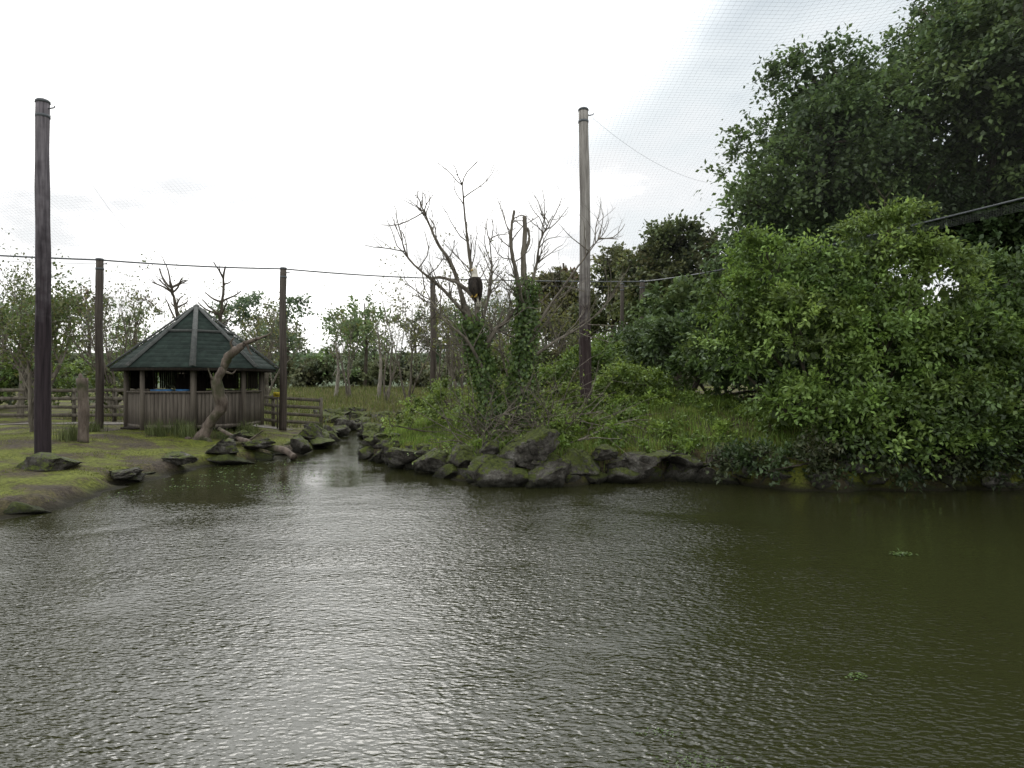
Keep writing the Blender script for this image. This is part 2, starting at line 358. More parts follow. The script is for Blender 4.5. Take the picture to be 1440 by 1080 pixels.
cable([s0-[0, 0, .12], s1-[0, 0, .12], s2-[0, 0, .13], s3_-[0, 0, .14], s4-[0, 0, .2]], .006, .1, 'aviary_lower_cable')
cable([pL, (-22, 12, 9.2)], .004, .2, 'guy_cable'); cable([pL, (-11.5, 22, 6.1)], .003, .4, 'guy_cable')
cable([pR, (6, 21, 8.2)], .003, .3, 'guy_cable'); cable([pL, (-4, 10, 8.6)], .0025, .25, 'guy_cable')
M_net = plain_mat('net_twine', (.09, .10, .09), .8)
def net(name, f, nu, nv, r, mu_=3, mv=9):
    mb = MB()
    for i in range(nu+1):
        P = np.array([f(i/nu, t) for t in np.linspace(0, 1, mu_)]); mb.tube(P, r, 3, cap=False)
    for j in range(nv+1):
        P = np.array([f(t, j/nv) for t in np.linspace(0, 1, mv)]); mb.tube(P, r, 3, cap=False)
    return mb.obj(name, M_net)
net('aviary_side_net', lambda u, v: (8.6+5.6*u, 26.7-13.2*u, 6.56-.05*math.sin(u*3)-.20*v), 220, 5, .0028)
def roof_net(u, v):
    x = -20.5+34.7*u; yp = np.interp(x, [-20.5, -13.3, -8.05, -3.47, 6.1, 8.6, 14.2], [20.5, 22, 24, 30, 32, 26.7, 13.5]); y = 3+(yp-3)*v; d = yp-y
    zc = np.interp(x, [-20.5, -13.3, -8.05, -3.47, 6.1, 8.6, 14.2], [6.2, 6, 6.05, 6.65, 6.8, 6.55, 6.7])
    return (x, y, zc+2.6*(1-math.exp(-d/6)))
net('aviary_roof_net', roof_net, 300, 210, .0012, 13, 25)

# ------------------------------------------------------------ gazebo
GX, GY = -10.45, 22.6; GZ = gz(GX, GY)
gaz = empty('octagonal_gazebo', (GX, GY, GZ))
def octv(r, k, off=22.5): a = math.radians(off+45*k-90); return np.array([r*math.cos(a), r*math.sin(a)])
mb = MB(); mbp = MB(); mbr = MB(); mbi = MB()
RW = 2.0; LOW = 1.16; EAVE = 1.98
for k in range(8):
    a = octv(RW, k); b_ = octv(RW, k+1); e = b_-a; Ls = np.linalg.norm(e); ang = math.atan2(e[1], e[0])
    nb = 13
    for i in range(nb):
        c = a+e*((i+.5)/nb); hh = LOW-.10+R.uniform(-.008, .008)
        mb.box((c[0], c[1], .06+hh/2), (Ls/nb-.012, .022+.006*(i % 2), hh), ang)
    c = (a+b_)/2
    mbp.box((c[0], c[1], LOW+.0), (Ls*.98, .13, .05), ang)
    mbp.box((c[0], c[1], .10), (Ls*.99, .06, .10), ang)
    mbp.box((c[0], c[1], EAVE-.02), (Ls*.99, .07, .16), ang)
    mbp.box((a[0]*1.01, a[1]*1.01, EAVE/2), (.13, .13, EAVE), ang+math.radians(22.5))
    if k in (1, 2, 3, 4, 5):
        for i in range(24):
            if R.random() < .10: continue
            c = (a+e*((i+.5)/24))*.975; mbi.box((c[0], c[1], (LOW+EAVE)/2+.02), (.052, .02, EAVE-LOW-.12+R.uniform(-.05, .03)), ang)
    if k in (0, 7):
        for i in range(8):
            c = (a+e*((i+.5)/8))*.985; mbi.box((c[0], c[1], EAVE-.22), (.02, .02, .32+R.uniform(-.04, .04)), ang)
mb.obj('plank_wall', M_plank, False, gaz); mbp.obj('posts_and_rails', M_plank, False, gaz); mbi.obj('cane_screen', M_dark, False, gaz)
mb = MB(); mb.box((0, .5, 1.02), (2.4, .5, .06)); mb.box((-.6, .9, 1.45), (1.0, .04, .6), .1); mb.box((.6, .95, 1.5), (.7, .04, .5), -.1)
mb.box((0, 0, .04), (3.2, 3.2, .05)); mb.obj('counter_and_boards', M_dark, False, gaz)
mb = MB(); mb.box((-.35, -1.5, LOW+.03), (.62, .3, .10)); mb.box((.25, -1.45, LOW+.04), (.34, .25, .08)); mb.obj('blue_storage_tray', plain_mat('blue_plastic', (.05, .16, .34), .4), False, gaz)
APEX = 3.95; RE = 2.5; ER = 1.93
nc = 15; mb = MB()
for c in range(nc):
    t0 = c/nc; t1 = (c+1)/nc
    r0 = RE*(1-t0)+.03; r1 = RE*(1-t1)+.03; z0 = ER+(APEX-ER)*t0-.012; z1 = ER+(APEX-ER)*t1+.004
    for k in range(8):
        a0 = octv(r0, k); b0 = octv(r0, k+1); a1 = octv(max(r1, .02), k); b1 = octv(max(r1, .02), k+1)
        mb.add([(*a0, z0), (*b0, z0), (*b1, z1), (*a1, z1), (*a0, z0-.02), (*b0, z0-.02)], [[0, 1, 2, 3], [4, 5, 1, 0]])
m, nt, N, L = new_mat('green_felt_shingle')
out = N.new('ShaderNodeOutputMaterial'); p = N.new('ShaderNodeBsdfPrincipled'); p.inputs['Roughness'].default_value = .9; p.inputs['Specular IOR Level'].default_value = .2
tc = N.new('ShaderNodeTexCoord'); vo = N.new('ShaderNodeTexVoronoi'); vo.inputs['Scale'].default_value = 7
n = N.new('ShaderNodeTexNoise'); n.inputs['Scale'].default_value = 2.2; n.inputs['Detail'].default_value = 5; n.inputs['Roughness'].default_value = .7
L.new(tc.outputs['Object'], vo.inputs[0]); L.new(tc.outputs['Object'], n.inputs[0])
r = ramp(N, [(.3, (.013, .021, .018)), (.7, (.028, .043, .036))]); L.new(n.outputs['Fac'], r.inputs[0])
rv = ramp(N, [(0, .7), (1, 1.25)]); L.new(vo.outputs['Color'], rv.inputs[0])
mu = N.new('ShaderNodeMix'); mu.data_type = 'RGBA'; mu.blend_type = 'MULTIPLY'; mu.inputs[0].default_value = 1
L.new(r.outputs[0], mu.inputs[6]); L.new(rv.outputs[0], mu.inputs[7]); L.new(mu.outputs[2], p.inputs['Base Color']); L.new(p.outputs[0], out.inputs[0])
mb.obj('shingle_roof', m, False, gaz)
mb = MB()
for k in range(8):
    a0 = octv(RE-.02, k); b0 = octv(RE-.02, k+1)
    mb.add([(*a0, ER-.05), (*b0, ER-.05), (0, 0, APEX-.16), (0, 0, APEX-.15)], [[0, 1, 2, 3]])
    c = (a0+b0)/2; e = b0-a0
    mb.box((c[0], c[1], ER-.075), (np.linalg.norm(e), .03, .1), math.atan2(e[1], e[0]))
mb.obj('soffit_and_fascia', M_dark, False, gaz)
mb = MB()
for k in range(8):
    a0 = octv(RE+.07, k); P0 = np.array([*a0, ER+.01]); P1 = np.array([*octv(.1, k), APEX-.03])
    d = P1-P0; tang = np.array([-a0[1], a0[0], 0]); tang /= np.linalg.norm(tang); d_ = d/np.linalg.norm(d); up = np.cross(d_, tang); up *= np.sign(up[2])
    for s_ in (-1, 1):
        u2 = unit(tang*s_*.92-up*.38)
        A = P0+up*.05; B = P1+up*.05
        V = [A, A+u2*.10, B+u2*.07, B, A-up*.03, A+u2*.10-up*.03, B+u2*.07-up*.03, B-up*.03]
        mb.add(V, [[0, 1, 2, 3], [1, 5, 6, 2], [0, 4, 5, 1], [3, 2, 6, 7]])
for k in range(8):
    tt = .56; a0 = octv(RE*(1-tt)+.07, k); b0 = octv(RE*(1-tt)+.07, k+1); zz = ER+(APEX-ER)*tt
    e = b0-a0; c = (a0+b0)/2
    if k in (0, 7, 1): mb.box((c[0], c[1], zz+.03), (np.linalg.norm(e)*.92, .03, .08), math.atan2(e[1], e[0]))
mb.tube([(0, 0, APEX-.14), (0, 0, APEX), (0, 0, APEX+.05), (0, 0, APEX+.09)], [.16, .12, .08, .02], 8)
mb.obj('hip_trim', wood_mat('roof_trim', (.05, .056, .054), (.10, .106, .10), 8, 1, .3), False, gaz)

# ------------------------------------------------------------ fences, path, post, sign
def fence(pts, hh=1.2, rails=4):
    e = empty('wooden_fence', (0, 0, 0)); mp_ = MB(); mr_ = MB()
    for a, b_ in zip(pts[:-1], pts[1:]):
        a = np.array(a, float); b_ = np.array(b_, float); Ls = np.linalg.norm(b_-a); n = max(1, int(round(Ls/1.5))); ang = math.atan2(*(b_-a)[::-1])
        for i in range(n+1):
            q = a+(b_-a)*i/n; z = gz(*q); mp_.box((q[0], q[1], z+hh/2+.02), (.1, .12, hh+.1+R.uniform(-.02, .03)), ang)
        for i in range(n):
            q = a+(b_-a)*(i+.5)/n; q0 = a+(b_-a)*i/n; q1 = a+(b_-a)*(i+1)/n; nrm = np.array([math.sin(ang), -math.cos(ang)])*.085
            for k in range(rails):
                zz = hh*(.22+.76*k/(rails-1))
                zc = (gz(*q0)+gz(*q1))/2+zz; sl = (gz(*q1)-gz(*q0)+R.uniform(-.02, .02))/(Ls/n)
                Mx = Matrix.Rotation(-math.atan(sl), 3, 'Y')
                mr_.box((q[0]+nrm[0], q[1]+nrm[1], zc), (Ls/n*1.0, .035, .12), ang, M=np.array(Mx))
    mp_.obj('fence_posts', M_fence, False, e); mr_.obj('fence_rails', M_fence, False, e)
fence([(-26, 26), (-19, 25), (-13.2, 25.2)]); fence([(-10.9, 26.0), (-7.25, 25.9)], 1.15)
def strip(name, pts, wd, mat, dz=.012):
    P = []; pts = np.array(pts, float)
    t = np.linspace(0, len(pts)-1, 90); q = np.stack([np.interp(t, range(len(pts)), pts[:, i]) for i in (0, 1)], -1)
    T = unit(np.gradient(q, axis=0)); Nn = np.stack([-T[:, 1], T[:, 0]], -1)
    V = []; nw = 9
    for j in range(nw):
        o = (j/(nw-1)-.5)*wd; s = q+Nn*o+.05*np.sin(t*9+j)[:, None]; V.append(np.column_stack([s, height(s[:, 0], s[:, 1])+dz]))
    V = np.stack(V, 1).reshape(-1, 3); n = len(q); i = np.arange(n-1)[:, None]*nw; j = np.arange(nw-1)[None]
    F = np.stack([i+j, i+j+1, i+j+nw+1, i+j+nw], -1).reshape(-1, 4)
    F = F[:, ::-1]
    mesh_obj(name, V, F, mat, smooth=True)
strip('gravel_path', [(-34, 22.5), (-24, 23.2), (-17, 23.4), (-13.5, 24.4), (-10, 25.1), (-8.3, 24.8)], 1.4, plain_mat('gravel', (.13, .12, .105), .95, .35, 30), .02)
e = empty('old_timber_post', (-10.75, 17.1, gz(-10.75, 17.1)-.05)); mb = MB()
t = np.linspace(0, 1, 14); mb.tube(np.stack([.02*np.sin(t*4), 0*t, t*1.66], -1), .125+.006*np.cos(t*13), 10)
mb.tube([(-.05, 0, 1.6), (-.06, 0, 1.72), (-.065, 0, 1.78)], [.06, .05, .02], 6)
mb.obj('post_body', M_dead, True, e)
e = empty('yellow_sign', (-8.45, 24.6, gz(-8.45, 24.6))); mb = MB(); mb.box((0, 0, .6), (.05, .05, 1.2)); mb.obj('sign_post', M_fence, False, e)
mb = MB(); mb.box((0, -.04, 1.25), (.26, .02, .17)); mb.obj('sign_panel', plain_mat('yellow_paint', (.55, .45, .03), .5, .05), False, e)
mb = MB(); mb.box((0, -.053, 1.27), (.17, .004, .02)); mb.box((0, -.053, 1.22), (.12, .004, .02)); mb.obj('sign_lettering', plain_mat('black_paint', (.02, .02, .02), .5), False, e)

# ------------------------------------------------------------ rocks
m, nt, N, L = new_mat('mossy_rock')
out = N.new('ShaderNodeOutputMaterial'); p = N.new('ShaderNodeBsdfPrincipled'); p.inputs['Roughness'].default_value = .88; p.inputs['Specular IOR Level'].default_value = .2
geo = N.new('ShaderNodeNewGeometry'); sn = N.new('ShaderNodeSeparateXYZ'); L.new(geo.outputs['Normal'], sn.inputs[0]); sp = N.new('ShaderNodeSeparateXYZ'); L.new(geo.outputs['Position'], sp.inputs[0])
n = N.new('ShaderNodeTexNoise'); n.inputs['Scale'].default_value = 2.6; n.inputs['Detail'].default_value = 8; n.inputs['Roughness'].default_value = .8; L.new(geo.outputs['Position'], n.inputs[0])
n2 = N.new('ShaderNodeTexNoise'); n2.inputs['Scale'].default_value = 1.5; n2.inputs['Detail'].default_value = 7; n2.inputs['Roughness'].default_value = .75; L.new(geo.outputs['Position'], n2.inputs[0])
n4 = N.new('ShaderNodeTexNoise'); n4.inputs['Scale'].default_value = 12; n4.inputs['Detail'].default_value = 6; n4.inputs['Roughness'].default_value = .7; L.new(geo.outputs['Position'], n4.inputs[0])
r = ramp(N, [(.34, (.014, .012, .010)), (.47, (.052, .048, .040)), (.58, (.12, .115, .10)), (.68, (.24, .235, .215))]); L.new(n.outputs['Fac'], r.inputs[0])
ms = N.new('ShaderNodeMath'); ms.operation = 'MULTIPLY_ADD'; ms.inputs[1].default_value = .15; L.new(sn.outputs[2], ms.inputs[0]); L.new(n2.outputs['Fac'], ms.inputs[2])
rm = ramp(N, [(.545, 0.0), (.61, .92)]); L.new(ms.outputs[0], rm.inputs[0])
rmc = ramp(N, [(.35, (.024, .032, .010)), (.65, (.10, .125, .024))]); L.new(n4.outputs['Fac'], rmc.inputs[0])
mx = N.new('ShaderNodeMix'); mx.data_type = 'RGBA'; L.new(rm.outputs[0], mx.inputs[0]); L.new(r.outputs[0], mx.inputs[6]); L.new(rmc.outputs[0], mx.inputs[7])
mr = N.new('ShaderNodeMapRange'); mr.inputs[1].default_value = .0; mr.inputs[2].default_value = .24; L.new(sp.outputs[2], mr.inputs[0])
mw = N.new('ShaderNodeMix'); mw.data_type = 'RGBA'; mw.inputs[6].default_value = (.012, .013, .007, 1); L.new(mr.outputs[0], mw.inputs[0]); L.new(mx.outputs[2], mw.inputs[7])
L.new(mw.outputs[2], p.inputs['Base Color'])
b = N.new('ShaderNodeBump'); b.inputs['Strength'].default_value = 1.0; b.inputs['Distance'].default_value = .09; L.new(n4.outputs['Fac'], b.inputs['Height']); L.new(b.outputs[0], p.inputs['Normal'])
L.new(p.outputs[0], out.inputs[0]); M_rock = m
def quadsphere(n):
    V = []; F = []; g = np.linspace(-1, 1, n+1)
    for ax in range(3):
        for s in (-1, 1):
            a, b_ = np.meshgrid(g, g); P = np.zeros((n+1, n+1, 3)); P[..., ax] = s; P[..., (ax+1) % 3] = a; P[..., (ax+2) % 3] = b_*s
            o = len(V)*(n+1)**2; V.append(P.reshape(-1, 3)); id_ = np.arange((n+1)**2).reshape(n+1, n+1)+o
            F.append(np.stack([id_[:-1, :-1], id_[:-1, 1:], id_[1:, 1:], id_[1:, :-1]], -1).reshape(-1, 4))
    V = np.vstack(V); F = np.vstack(F); V = unit(V)
    key = np.round(V, 5); u, inv = np.unique(key, axis=0, return_inverse=True); inv = inv.ravel()
    return u, inv[F]
Q1 = quadsphere(22); Q2 = quadsphere(10)
def boulder(mb, x, y, z, sx, sy, sz, rot=None, hi=False, tilt=.28):
    QV, QF = Q1 if hi else Q2
    V = QV.copy()*1.45
    for i in range(12):
        nn = unit(R.normal(size=3)); d = R.uniform(.60, .98); k = V@nn-d; V -= np.clip(k, 0, None)[:, None]*nn
    s = R.uniform(0, 50)
    disp = np.array([noise.fractal(Vector(v*2.0+s), .85, 2.2, 5) for v in V]); V = V*(1+.15*disp[:, None])
    if hi:
        for i in range(4):
            nn = unit(R.normal(size=3)*[1, 1, .6]); d = R.uniform(.1, .6); V = V-np.where((V@nn > d)[:, None], .09*nn, 0)
    V = V*np.array([sx, sy, sz]); a = R.uniform(-.5, .5) if rot is None else rot; cs, sn_ = math.cos(a), math.sin(a)
    tl = R.uniform(-tilt, tilt); V = V@np.array([[math.cos(tl), 0, math.sin(tl)], [0, 1, 0], [-math.sin(tl), 0, math.cos(tl)]])
    V = V@np.array([[cs, sn_, 0], [-sn_, cs, 0], [0, 0, 1]])+np.array([x, y, z]); mb.add(V, QF)
big = [(.22, 13.75, .66, .62, .5, .30), (-.3, 13.55, .2, .48, .45, .34), (.62, 13.45, .2, .44, .4, .32), (1.35, 13.85, .38, .48, .45, .32),
 (2.5, 14.25, .33, .62, .45, .34), (-1.1, 14.6, .38, .40, .45, .36), (-1.75, 15.3, .30, .48, .45, .26), (-2.5, 16.3, .30, .48, .5, .24), (-.45, 14.2, .70, .28, .3, .2),
 (-3.55, 18.6, .42, .45, .5, .32), (-9.1, 13.3, .45, .68, .5, .24), (-7.6, 15.6, .27, .5, .35, .13), (-7.35, 17.2, .36, .5, .4, .20), (-6.9, 18.4, .36, .45, .35, .17),
 (-7.6, 19.2, .55, .3, .3, .16), (-6.25, 21.6, .38, .5, .4, .26), (-6.7, 23.4, .42, .45, .4, .22), (-7.85, 13.9, .18, .4, .5, .10), (3.6, 14.35, .36, .42, .4, .24),
 (-4.5, 21.8, .38, .45, .5, .32), (-3.2, 17.4, .2, .35, .3, .26), (-4.9, 23.8, .36, .4, .4, .28), (1.9, 14.0, .66, .26, .25, .16)]
for t in big:
    mb = MB(); boulder(mb, *t, hi=True); mb.obj('boulder', M_rock, True)
def along(i0, i1, step):
    P = POND[i0:i1+1]; out_ = []
    for a, b_ in zip(P[:-1], P[1:]):
        n = max(1, int(np.linalg.norm(b_-a)/step))
        for k in range(n): out_.append(a+(b_-a)*(k+R.random()*.6)/n)
    return out_
mb = MB()
for q in along(18, 25, .42):
    r_ = R.uniform(.10, .28); boulder(mb, q[0]+R.uniform(-.15, .15), q[1]+.1, .10, r_*1.4, r_, r_*.85)
    if R.random() < .75: r_ = R.uniform(.10, .24); boulder(mb, q[0]+R.uniform(-.3, .3), q[1]+.32, .42, r_*1.6, r_, r_*.7)
for q in along(14, 17, .5): boulder(mb, q[0]+R.uniform(-.2, .2), q[1], .15, R.uniform(.2, .45), .3, R.uniform(.15, .34))
for q in along(10, 13, .55): boulder(mb, q[0]+R.uniform(-.4, .1), q[1], .2, R.uniform(.2, .45), .3, R.uniform(.15, .28))
for k in range(34): x, y = R.uniform(-8.6, -4.5), R.uniform(29.8, 33); boulder(mb, x, y, gz(x, y)+.05, R.uniform(.25, .6), .3, R.uniform(.12, .3))
for q in along(3, 10, .5):
    if R.random() < .62: r_ = R.uniform(.10, .30); boulder(mb, q[0]-R.uniform(.0, .35), q[1]+.1, .07, r_*1.5, r_*1.2, r_*.42, tilt=.1)
mb.obj('shoreline_rocks', M_rock, True)
mb = MB()
for row in range(4):
    for q in along(25, 30, .5): boulder(mb, q[0]+R.uniform(-.15, .15), q[1]+.15+.1*row+R.uniform(-.08, .08), .03+.19*row, R.uniform(.2, .38), .2, R.uniform(.09, .16))
mb.obj('dry_stone_wall', M_rock, True)

# ------------------------------------------------------------ dead leaning trunk + fallen branch
def spline(P, n=30):
    P = np.array(P, float); t = np.linspace(0, len(P)-1, n); out_ = []
    for v in t:
        i = min(int(v), len(P)-2); f_ = v-i; p0 = P[max(i-1, 0)]; p1 = P[i]; p2 = P[i+1]; p3 = P[min(i+2, len(P)-1)]
        out_.append(.5*((2*p1)+(-p0+p2)*f_+(2*p0-5*p1+4*p2-p3)*f_**2+(-p0+3*p1-3*p2+p3)*f_**3))
    return np.array(out_)
def limb(mb, P, r0, r1, sides=8, n=26, knob=.08):
    S = spline(P, n); t = np.linspace(0, 1, n); S += R.normal(size=S.shape)*r0*.06
    mb.tube(S, (r0+(r1-r0)*t)*(1+knob*np.sin(t*17+R.uniform(0, 6))+knob*.6*R.normal(size=n)), sides); return S
bx, by = -8.85, 19.5; bz = gz(bx, by)-.08
e = empty('dead_leaning_tree', (bx, by, bz)); mb = MB()
K = 1/49.2
def q(u, v, dy=0): return (u*K, dy, v*K)
limb(mb, [q(-6, -4), q(2, 10), q(13, 30), q(27, 52), q(22, 82, -.05), q(30, 104), (37*K, 0, 120*K), q(52, 132), q(62, 140)], .19, .085, 12, 44, .15)
limb(mb, [q(60, 138), q(72, 143), q(84, 147), q(98, 153)], .075, .012, 6)
limb(mb, [q(62, 140), q(66, 128), q(70, 122)], .04, .01, 6); limb(mb, [q(24, 84), q(14, 90), q(8, 104)], .05, .012, 6)
limb(mb, [q(26, 56), q(15, 66, .05), q(10, 92, .1)], .05, .012, 6); limb(mb, [q(30, 100), q(42, 96), q(48, 102)], .04, .01, 6)
limb(mb, [q(46, 126), q(40, 138), q(44, 146)], .05, .02, 6); limb(mb, [q(-6, -4), q(-16, 4, -.1), q(-24, 0, -.2)], .12, .04, 8); limb(mb, [q(0, 4), q(14, 2, -.2), q(22, -4, -.3)], .10, .04, 8)
mb.obj('trunk', M_dead, True, e)
mb = MB(); z = gz(-7.9, 19.0)
limb(mb, [(-8.2, 19.1, z+.42), (-7.7, 18.9, z+.22), (-7.2, 18.6, z+.10), (-6.6, 18.3, z-.02), (-6.0, 18.0, .25), (-5.7, 17.85, .08)], .045, .10, 8, 24, .15)
limb(mb, [(-7.2, 18.6, z+.1), (-6.9, 18.5, z+.3), (-6.7, 18.4, z+.42)], .035, .01, 6); limb(mb, [(-7.7, 18.9, z+.22), (-7.9, 18.7, z+.1), (-8.1, 18.5, z)], .03, .012, 6)
mb.obj('fallen_branch', M_dead, True)
for (x, y, top, lean) in ((-11.6, 27, 6.6, .25), (-12.9, 26.6, 6.0, -.45)):
    z = gz(x, y); e = empty('dead_snag', (x, y, z)); mb = MB()
    S = limb(mb, [(0, 0, -.1), (.1, 0, 1.5), (-.05, 0, 3), (lean*.4, 0, 4.3), (lean, 0, top-z)], .16, .03, 8)
    for k in range(12):
        i = R.integers(14, 25); d = R.normal(size=3); d[2] = abs(d[2])*.5+.3; grow(mb, S[i], d, R.uniform(.4, 1.1), .045, 1, .2, .3, (1, 2))
    mb.obj('trunk', M_bark, True, e)

# ------------------------------------------------------------ bare perch tree with ivy
OX, OY, OZ = 0.0, 16.0, 1.0
e_t = empty('ivy_clad_bare_tree', (0, 0, 0)); mb = MB(); K = 1/60
def w_(u, v, dy=0): return (OX+u*K, OY+dy, OZ+v*K)
A = limb(mb, [w_(-18, -12), w_(-34, 50), w_(-46, 95, .1), w_(-58, 140, .1), w_(-68, 170, .1)], .17, .11, 10)
limbs = [limb(mb, [w_(-66, 165, .1), w_(-84, 225, .2), w_(-108, 265), w_(-128, 315, -.2)], .065, .012),
 limb(mb, [w_(-50, 115, .1), w_(-50, 180, .2), w_(-58, 225, .1), w_(-66, 290, .1), w_(-70, 345, 0)], .065, .012),
 limb(mb, [w_(-62, 155, .05), w_(-95, 190, -.3), w_(-140, 230, -.5), w_(-150, 262, -.6)], .05, .008),
 limb(mb, [w_(-44, 92, .1), w_(-28, 130), w_(-6, 150, -.1), w_(10, 172, -.1)], .08, .03),
 limb(mb, [w_(-50, 120, .2), w_(-38, 170, .5), w_(-30, 220, .8), w_(-34, 280, 1.0)], .05, .01),
 limb(mb, [w_(-40, 80, -.1), w_(-62, 120, -.4), w_(-95, 150, -.7), w_(-118, 190, -.8)], .045, .008)]
perch = limb(mb, [w_(-50, 176, -.02), w_(-62, 190, -.05), w_(-78, 202, -.1), w_(-100, 209, -.1), w_(-114, 207, -.1)], .055, .025, 8)
B = limb(mb, [w_(20, -12), w_(16, 60), w_(18, 120), w_(20, 180), w_(16, 235), w_(19, 296)], .16, .045, 10, 30)
limbs += [limb(mb, [w_(18, 150), w_(6, 215), w_(-2, 260), w_(3, 304)], .06, .03), limb(mb, [w_(20, 170), w_(34, 225, .1), w_(40, 262, .1), w_(58, 300, .2)], .045, .008),
 limb(mb, [w_(18, 110), w_(50, 165, -.2), w_(86, 215, -.3), w_(120, 260, -.5)], .045, .008), limb(mb, [w_(18, 90), w_(60, 120, .2), w_(110, 150, .5), w_(150, 190, .6)], .04, .008)]
limb(mb, [w_(16, 240), w_(24, 262), w_(22, 280)], .04, .025)
C = limb(mb, [w_(-4, -10, .3), w_(-2, 60, .4), w_(8, 120, .3)], .09, .05)
for S in limbs:
    for k in range(16):
        i = R.integers(6, 25); d = unit(S[i]-S[i-1])+R.normal(size=3)*.6; grow(mb, S[i], d, R.uniform(.45, 1.1), .018, 2, .15, .3, (1, 3))
for S in (A, B):
    for k in range(11):
        i = R.integers(10, 24); d = R.normal(size=3); d[2] = abs(d[2]); grow(mb, S[i], d, R.uniform(.5, 1.3), .024, 2, .15, .3, (2, 3))
mb.obj('trunk_and_branches', M_bare, True, e_t)
mb = MB()
def ivy(mb, S, n, rad, ll=.085, pal=((.05, .09, .022), (.07, .12, .03), (.10, .155, .035))):
    S = np.array(S); i = R.integers(0, len(S), n); D = unit(R.normal(size=(n, 3))*np.array([1, 1, .4]))
    lump = .75+.6*R.random(len(S))
    P = S[i]+D*rad*lump[i][:, None]*R.uniform(.5, 1.25, (n, 1))+R.normal(size=(n, 3))*.03
    c = np.array(pal)[R.integers(len(pal), size=n)]*R.uniform(.6, 1.3, (n, 1))
    leaves(mb, P, R.normal(size=(n, 3))*.5+np.array([0, 0, -.8]), D+R.normal(size=(n, 3))*.4, ll, ll*.9, c)
ivy(mb, A[:21], 4600, .27); ivy(mb, B[2:20], 4000, .25); ivy(mb, C, 600, .14); ivy(mb, B[12:21], 400, .13)
mb.obj('ivy', M_leaf, False, e_t)
mb = MB(); tips = []
for k in range(110):
    x = R.uniform(-.9, 1.6); y = R.uniform(14.6, 16.4); a = R.uniform(0, 6.28); d = (math.cos(a)*.9+.25*(x-.3), math.sin(a)*.7-.25, R.uniform(.25, 1.2))
    grow(mb, (x, y, gz(x, y)-.05), d, R.uniform(.8, 2.1), .016, 1, -.05, .3, (2, 4), tips)
mb.obj('arching_twigs', M_bare, True, e_t)
mb = MB(); tp = np.array(tips); tp = tp[R.random(len(tp)) < .3]; tp = np.repeat(tp, 4, 0)+R.normal(size=(len(tp)*4, 3))*.07
leaves(mb, tp, R.normal(size=tp.shape), R.normal(size=tp.shape)*.5+[0, 0, 1], .08, .045, np.array([.12, .17, .03])*R.uniform(.6, 1.3, (len(tp), 1)))
mb.obj('sparse_leaves', M_leaf, False, e_t)

# ------------------------------------------------------------ eagle
ex, ey, ez = -.86, 15.8, OZ+181*K
eg = empty('bald_eagle', (ex, ey, ez)); eg.rotation_euler = (0, 0, math.radians(-35)); eg.scale = (1.08, 1.08, 1.08)
def loft(mb, rings, sides=16):
    V = []
    for (x, y, z, rx, ry) in rings:
        for a in np.linspace(0, 2*np.pi, sides, endpoint=False): V.append((x+rx*math.cos(a), y+ry*math.sin(a), z))
    n = len(rings); F = [[i*sides+j, i*sides+(j+1) % sides, (i+1)*sides+(j+1) % sides, (i+1)*sides+j] for i in range(n-1) for j in range(sides)]
    for base in (0, (n-1)*sides): F += [[base, base+a, base+a+1, base+a+2] for a in range(1, sides-2, 2)]
    mb.add(V, F)
M_fe = wood_mat('dark_plumage', (.012, .010, .009), (.055, .046, .038), 22, .4, .6); M_hd = plain_mat('pale_plumage', (.62, .59, .51), .8, .12, 30); M_bk = plain_mat('yellow_beak', (.30, .20, .04), .4, .1)
mb = MB(); loft(mb, [(0, .03, .0, .03, .03), (0, .02, .04, .065, .07), (0, 0, .12, .095, .105), (0, -.01, .22, .11, .115), (0, 0, .32, .105, .10), (0, .01, .40, .08, .075), (0, .0, .46, .060, .060), (0, -.005, .49, .054, .056)])
mb.obj('body', M_fe, True, eg)
mb = MB(); loft(mb, [(0, 0, .42, .072, .072), (0, -.005, .49, .064, .068), (0, -.015, .53, .060, .069), (0, -.02, .565, .060, .072), (0, -.02, .600, .050, .060), (0, -.015, .627, .024, .03)], 14)
mb.obj('head', M_hd, True, eg)
mb = MB(); mb.tube([(0, -.07, .562), (0, -.105, .562), (0, -.128, .548), (0, -.132, .525)], [.024, .02, .012, .003], 8)
for s in (-1, 1):
    mb.tube([(s*.05, 0, .06), (s*.055, -.03, .0), (s*.055, -.03, -.01)], [.022, .015, .014], 8)
    for a in (-.5, 0, .5, 3.1): mb.tube([(s*.055, -.03, -.005), (s*.055+.03*math.sin(a), -.03-.04*math.cos(a), .0), (s*.055+.045*math.sin(a), -.03-.055*math.cos(a), -.03)], [.012, .01, .003], 6)
mb.obj('beak_and_feet', M_bk, True, eg)
mb = MB()
for s in (-1, 1):
    mb.tube(spline([(s*.07, -.03, .40), (s*.115, .0, .33), (s*.12, .03, .2), (s*.085, .075, .05), (s*.045, .11, -.10)], 14), np.interp(np.linspace(0, 1, 14), [0, .15, .5, .8, 1], [.03, .075, .08, .05, .012]), 10, flat=.45)
    for k in range(5): mb.tube([(s*(.11-.012*k), .05+.01*k, .2), (s*(.09-.013*k), .09+.008*k, .05), (s*(.055-.008*k), .125, -.08-.015*k)], [.03, .024, .008], 6, flat=.4)
mb.obj('folded_wings', M_fe, True, eg)
mb = MB()
for k in range(-3, 4): mb.tube([(k*.012, .08, .05), (k*.018, .12, -.08), (k*.022, .14, -.20)], [.018, .02, .008], 6, flat=.35)
mb.obj('tail', M_hd, True, eg)
mb = MB()
for s in (-1, 1): loft(mb, [(s*.05, -.06, .568+dz, r_, r_) for dz, r_ in ((-.008, .002), (-.004, .008), (.004, .008), (.008, .002))], 8)
